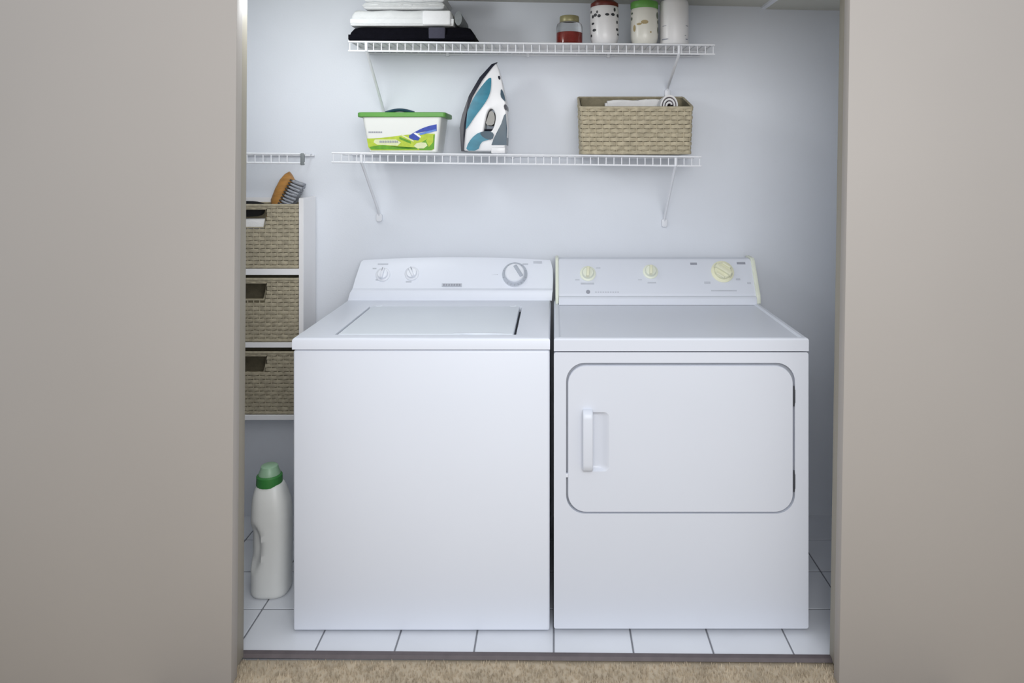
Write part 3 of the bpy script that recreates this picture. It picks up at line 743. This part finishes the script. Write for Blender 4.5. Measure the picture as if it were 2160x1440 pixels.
# ---------------------------------------------------------------- wicker baskets
def basket_parts(root, x0, x1, y0, y1, z0, ztop, m, rows, sp, rc=.015, taper=.01, hole=None, amp=.0022):
    """woven box: lining shell, upright stakes, one strand per row, rim. ztop(y) = rim height. hole=(xc, half top, half bottom, za, zb)"""
    per0 = None
    def ring(t, off, n):
        d = taper*(1-t)
        X0, X1, Y0, Y1 = x0+d-off, x1-d+off, y0+d*.6-off, y1-d*.6+off
        r = rc; segs = []
        Lx, Ly = X1-X0-2*r, Y1-Y0-2*r; arc = PI/2*r; P = 2*(Lx+Ly)+4*arc
        pts = []
        for i in range(n):
            s = P*i/n   # start in the middle of the back, run round
            s = (s + 0) % P
            q = s
            if q < Lx/2: p = ((X0+X1)/2-q, Y1); nn = (0, 1)
            else:
                q -= Lx/2; done = False
                for kind, cx, cy, a0, ln in (('a', X0+r, Y1-r, PI/2, arc), ('l', X0, Y1-r, 0, Ly), ('a', X0+r, Y0+r, PI, arc), ('f', X0+r, Y0, 0, Lx), ('a', X1-r, Y0+r, 1.5*PI, arc), ('r', X1, Y0+r, 0, Ly), ('a', X1-r, Y1-r, 0, arc), ('b', X1-r, Y1, 0, Lx/2+1e-9)):
                    if q <= ln:
                        if kind == 'a': a = a0 + q/r; p = (cx+r*math.cos(a), cy+r*math.sin(a)); nn = (math.cos(a), math.sin(a))
                        elif kind == 'l': p = (cx, cy-q); nn = (-1, 0)
                        elif kind == 'f': p = (cx+q, cy); nn = (0, -1)
                        elif kind == 'r': p = (cx, cy+q); nn = (1, 0)
                        else: p = (cx-q, cy); nn = (0, 1)
                        done = True; break
                    q -= ln
            pts.append((p, nn))
        return pts, P
    _, P = ring(1, 0, 4)
    ns = 2*round(P/sp/2); N = ns*4
    def zat(y, t): return z0 + t*(ztop(y)-z0)
    def inhole(p, nn, z, g=0.0):
        if not hole or nn[1] > -.9: return False
        xc, ht, hb, za, zb_ = hole
        if not (zb_-g < z < za+g): return False
        return abs(p[0]-xc) < hb+(ht-hb)*(z-zb_)/(za-zb_)+g
    # lining
    bm = B(); R = rows; g = []
    for k in range(R+1):
        t = k/R; pts, _ = ring(t, -.0058, N); g.append([(bm.verts.new((p[0], p[1], zat(p[1], t))), p, nn) for p, nn in pts])
    for k in range(R):
        for j in range(N):
            a, b, c_, d = g[k][j], g[k][(j+1) % N], g[k+1][(j+1) % N], g[k+1][j]
            mid = ((a[1][0]+c_[1][0])/2, 0); zm = (a[0].co.z+c_[0].co.z)/2
            if inhole(mid, a[2], zm): continue
            bm.faces.new((a[0], b[0], c_[0], d[0]))
    bm.faces.new([q[0] for q in g[0]])
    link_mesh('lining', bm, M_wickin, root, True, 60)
    # stakes
    ptsb, _ = ring(0, 0, ns); ptst, _ = ring(1, 0, ns)
    for j in range(ns):
        (pb, nb), (pt, nt_) = ptsb[j], ptst[j]
        A = Vector((pb[0], pb[1], z0+.002)); C = Vector((pt[0], pt[1], ztop(pt[1])))
        if hole and nt_[1] < -.9 and abs(pt[0]-hole[0]) < hole[1]:
            zz = hole[4]-.002; C = A + (C-A)*((zz-A.z)/(C.z-A.z))
        bm = B(); tube(bm, [A, C], .0024, 5); link_mesh('stake', bm, m, root, True, 80)
    # woven strands
    for k in range(rows):
        t = (k+.5)/rows; pts, _ = ring(t, .0008, N); hh = (ztop(y0)-z0)/rows
        run = []; broke = False
        for i in range(N):
            p, nn = pts[i]; z = zat(p[1], t)
            if inhole(p, nn, z, .002): run.append(None); broke = True; continue
            o_ = amp*math.cos(2*PI*i/8 + PI*k)
            run.append(Vector((p[0]+nn[0]*o_, p[1]+nn[1]*o_, z + .0006*math.sin(i*1.7+k))))
        bm = B()
        if not broke: tube(bm, run, .0018, 5, False, hh*.47, True)
        else:
            i0 = max(i for i in range(N) if run[i] is None)
            seq = [run[(i0+1+i) % N] for i in range(N)]; seq = [q for q in seq if q is not None]
            tube(bm, seq, .0018, 5, True, hh*.47)
        link_mesh('strand', bm, m, root, True, 80)
    # rim and foot
    pts, _ = ring(1, .001, N); bm = B(); tube(bm, [(p[0], p[1], ztop(p[1])-.002) for p, nn in pts], .0042, 7, False, .0055, True); link_mesh('rim', bm, m, root, True, 80)
    pts, _ = ring(0, .001, N); bm = B(); tube(bm, [(p[0], p[1], z0+.0052) for p, nn in pts], .0038, 7, False, .005, True); link_mesh('foot_band', bm, m, root, True, 80)
    if hole:
        xc, ht, hb, za, zb_ = hole; yy = y0+.001
        bm = B(); tube(bm, [(xc-ht, yy, za), (xc-hb, yy+.002, zb_), (xc+hb, yy+.002, zb_), (xc+ht, yy, za)], .0032, 6, True, None, True); link_mesh('hole_binding', bm, m, root, True, 80)
# basket on the lower wire shelf: low front, higher back
KF = 2.434
kx0, kx1 = X(1224, KF), X(1461, KF); kz = z2((kx0+kx1)/2)+RT+.0016
kfront, kback = Z(226, KF), Z(205, 2.62)
bk = thing('wicker_basket', ((kx0+kx1)/2, 2.53, kz), 'wide beige wicker basket holding white cloths on the lower wire shelf', 'basket')
basket_parts(bk, kx0, kx1, KF, 2.628, kz, lambda y: kfront+(kback-kfront)*max(0, min(1, (y-KF)/.19))**1.0, M_wicker, 11, .0235, .014, .006, None, .0030)
# things in it
bm = B(); t = bmesh.new(); bmesh.ops.create_cube(t, size=1); bmesh.ops.subdivide_edges(t, edges=list(t.edges), cuts=6, use_grid_fill=True)
cx0, cx1 = X(1277, 2.56), X(1400, 2.56)
for v in t.verts:
    a, b_, c_ = v.co*2
    v.co = Vector(((cx0+cx1)/2+a*(cx1-cx0)/2, 2.585+b_*.028, kz+.012+(c_+1)/2*(Z(207, 2.51)-kz-.012) - .004*(1-a)*max(0, c_)*.5 + .0025*math.sin(6*a+2*b_)*max(0, c_)))
bmesh.ops.bevel(t, geom=[e_ for e_ in t.edges if e_.calc_face_angle(0) > 1], offset=.008, segments=2, affect='EDGES')
merge(bm, t)
tag(link_mesh('folded_cloth', bm, M_cloth, None, True, 60), 'flat folded white cloth standing in the wide wicker basket', 'cloth')
ro = thing('rolled_cloth', (X(1411, 2.5), 2.53, kz+.01), 'rolled white and grey cloth at the right of the wide wicker basket', 'cloth')
rcx, rcz = X(1411, 2.49), Z(224, 2.49)
bm = B(); sp_ = []
for ly, mt in ((0, 0), (1, 1)):
    pass
def spiral(bm, r0, r1, turns, ph, th, y0, y1):
    n = int(28*turns); A = []
    for i in range(n+1):
        u = i/n; r = r0+(r1-r0)*u; a = ph+2*PI*turns*u
        row = []
        for rr in (r-th, r+th):
            for y in (y0, y1): row.append(bm.verts.new((rcx+rr*math.cos(a)*1.0, y, rcz+rr*math.sin(a)*1.25)))
        A.append(row)
    for p, q in zip(A, A[1:]):
        for a, b in ((0, 1), (1, 3), (3, 2), (2, 0)): bm.faces.new((p[a], p[b], q[b], q[a]))
    for row in (A[0], A[-1]): bm.faces.new((row[0], row[1], row[3], row[2]))
bm = B(); spiral(bm, .008, .032, 2.6, .4, .0026, 2.472, 2.552); link_mesh('white_layer', bm, M_cloth, ro, True, 50)
bm = B(); spiral(bm, .005, .0275, 2.5, .4, .0014, 2.475, 2.550); tag(link_mesh('grey_layer', bm, M_clothg, ro, True, 50), 'grey layer')
bm = B(); box(bm, rcx-.03, rcx+.03, 2.475, 2.55, kz+.008, rcz-.036, .01, 3); link_mesh('lower_fold', bm, M_cloth, ro, True)

# ---------------------------------------------------------------- cube shelving with three baskets, left
UF, UB = 2.52, 2.652
ux0, ux1 = -1.245, X(640, UF)
un = thing('shelving_unit', ((ux0+ux1)/2, 2.56, 0), 'narrow white shelving unit behind the washer at the left, holding three baskets', 'shelving')
uth = .0165; utop = Z(418, UF)
for a, b in ((ux0, ux0+uth), (ux1-uth, ux1)):
    bm = B(); box(bm, a, b, UF, UB, 0, utop, .0012, 1); link_mesh('side_panel', bm, M_board, un)
shz = [(Z(567, UF), Z(580, UF)), (Z(722, UF), Z(733, UF)), (Z(875, UF), Z(886, UF))]
for za, zb_ in shz:
    bm = B(); box(bm, ux0+uth, ux1-uth, UF, UB-.008, zb_, za, .0012, 1); link_mesh('shelf_board', bm, M_board, un)
bm = B(); box(bm, ux0+uth, ux1-uth, UB-.006, UB, shz[2][1], utop-.004); link_mesh('back_panel', bm, M_board, un)
names = ('grey-beige basket with a wooden brush inside, topmost of three in the left shelving', 'grey-beige basket in the middle bay of the left shelving', 'grey-beige basket in the bottom bay of the left shelving, level with the washer top')
tops = (Z(432, UF), Z(588, UF), Z(743, UF))
bxa, bxb = ux0+uth+.004, ux1-uth-.003
xc = (bxa+bxb)/2
for i in range(3):
    zb_ = shz[i][0]+.0005; zt_ = tops[i]
    r_ = thing('storage_basket', (xc, 2.55, zb_), names[i], 'basket', 'baskets in the left shelving')
    hz1_, hz0_ = ((Z(441, UF), Z(480, UF)), (Z(597, UF), Z(633, UF)), (Z(751, UF), Z(787, UF)))[i]
    basket_parts(r_, bxa, bxb, UF+.004, UB-.012, zb_, (lambda zz: (lambda y: zz))(zt_), M_wick2, 16, .021, .010, .003, (xc, .047, .036, hz1_, hz0_), .0018)
# brush sticking out of the top basket
by = 2.604
def bp(px, py): return Vector((X(px, by), by, Z(py, by)))
base = Vector((-1.062, by, shz[0][0]+.022))
br = thing('scrubbing_brush', tuple(base), 'amber wooden brush with grey bristles leaning out of the top basket', 'brush')
spine = [base, Vector((-1.05, by, 1.05)), bp(573, 455), bp(583, 425), bp(592, 402), bp(601, 385), bp(609, 376), bp(616, 372)]
bm = B(); tube(bm, spine, [.014, .017, .018, .0185, .0185, .0178, .0165, .0125], 14, True, .021); 
link_mesh('wooden_back', bm, M_wood, br, True, 50)
axis = (bp(606, 378)-bp(578, 432)).normalized(); perp = Vector((axis.z, 0, -axis.x))
bm = B(); bm2 = B()
P0 = bp(592, 428)
for i in range(9):
    for k in range(5):
        p = P0 + axis*(i*.0118) + Vector((0, -.015+k*.0075, 0)) - perp*.004
        L_ = .050+.003*random.random()
        tube(bm, [p + perp*.004, p + perp*.022 + axis*.001*random.uniform(-1, 1), p + perp*L_ + axis*random.uniform(-.002, .002) + axis*.004], [.0030, .0046, .0060], 6)
        tube(bm2, [p, p + perp*.013], [.0034, .0034], 6)
tag(link_mesh('bristles', bm, M_brist, br, True), kind='stuff')
link_mesh('bristle_roots', bm2, M_bristd, br, True)
# black cloth bundle
bm = B(); t = bmesh.new(); bmesh.ops.create_icosphere(t, subdivisions=3, radius=1)
zlo = Z(463, UF)
c0 = Vector((-1.108, 2.555, (zlo+Z(424, 2.56))/2+.004)); hz_ = (Z(424, 2.56)-zlo)/2-.003
for v in t.verts:
    d = v.co; k = 1+.05*math.sin(7*d.x+3*d.z)*math.cos(5*d.y)
    sg = lambda q: math.copysign(abs(q)**.7, q)
    v.co = c0 + Vector((sg(d.x)*.078*k-.008*(1-abs(d.z)), sg(d.y)*.019*k, sg(d.z)*hz_))
merge(bm, t); tag(link_mesh('cloth_bundle', bm, M_blackc, None, True, 80), 'black cloth bundle showing through the handle hole of the top basket', 'cloth')
bm = B(); box(bm, -1.185, -1.022, 2.532, 2.576, shz[0][0]+.004, zlo+.001, .012, 3)
tag(link_mesh('folded_cloth', bm, M_cloth, None, True), 'pale folded cloth under the black one, low in the handle hole of the top basket', 'cloth')

# ---------------------------------------------------------------- detergent bottle on the floor
bY = 2.195
bc = X(574, bY)
bo = thing('detergent_bottle', (bc, bY, 0), 'tall white detergent bottle with a green cap, on the tiles left of the washer', 'bottle')
s = bY/1500
bm = B()
prof = [(0.000, -33, 33, .040), (.003, -37, 35, .046), (.012, -39.5, 38, .050), (.06, -40, 39, .052), (.12, -40, 39.5, .052), (.18, -40, 40, .052), (.24, -40, 39.5, .052), (.275, -39, 37, .050),
        (.300, -37, 32, .046), (.318, -34, 28, .040), (.330, -30, 24.5, .035), (.336, -25, 21, .030)]
rings = []; n = 48
# interpolate rows
rows_ = []
for a, b in zip(prof, prof[1:]):
    m_ = max(1, int((b[0]-a[0])/.008))
    for i in range(m_): rows_.append(tuple(a[k]+(b[k]-a[k])*i/m_ for k in range(4)))
rows_.append(prof[-1])
for z, l, r_, d in rows_:
    rg = []
    cx_ = bc + (l+r_)/2*s; hw = (r_-l)/2*s
    for j in range(n):
        a = 2*PI*j/n; ca, sa = math.cos(a), math.sin(a)
        x = cx_ + math.copysign(abs(ca)**.72, ca)*hw; y = bY + math.copysign(abs(sa)**.72, sa)*d
        # grip scoop on the front, towards the left
        if y < bY:
            uz = (z-.155)/.075; ux = (x-(bc-28*s))/(20*s)
            q = 1-uz*uz-ux*ux
            if q > 0: y += .020*min(1, q*1.6)
        rg.append(bm.verts.new((x, y, z)))
    rings.append(rg)
for A, C in zip(rings, rings[1:]):
    for j in range(n): bm.faces.new((A[j], A[(j+1) % n], C[(j+1) % n], C[j]))
bm.faces.new(rings[0][::-1]); bm.faces.new(rings[-1])
link_mesh('body', bm, M_bottle, bo, True, 50)
cc = X(568.5, bY)
bm = B(); rgs = []
for r_, z in ((25.5, .331), (26, .334), (26, .358), (24.5, .3605), (22, .362), (21, .366), (16, .372), (11, .373)):
    rgs.append([bm.verts.new((cc + r_*s*(1+(.02 if j % 2 and z < .353 else 0))*math.cos(2*PI*j/40), bY + r_*s*(1+(.02 if j % 2 and z < .353 else 0))*math.sin(2*PI*j/40), z)) for j in range(40)])
for A, C in zip(rgs, rgs[1:]):
    for j in range(40): bm.faces.new((A[j], A[(j+1) % 40], C[(j+1) % 40], C[j]))
bm.faces.new(rgs[0][::-1]); bm.faces.new(rgs[-1])
cap = link_mesh('cap', bm, M_green, bo, True, 40)
bm = B(); lathe(bm, cc, bY, [(22*s, .361), (22*s, .366), (19*s, .375), (17*s, .387), (14*s, .390)], 32); tag(link_mesh('measuring_cup', bm, M_greenp, cap, True), 'pale translucent green cup')
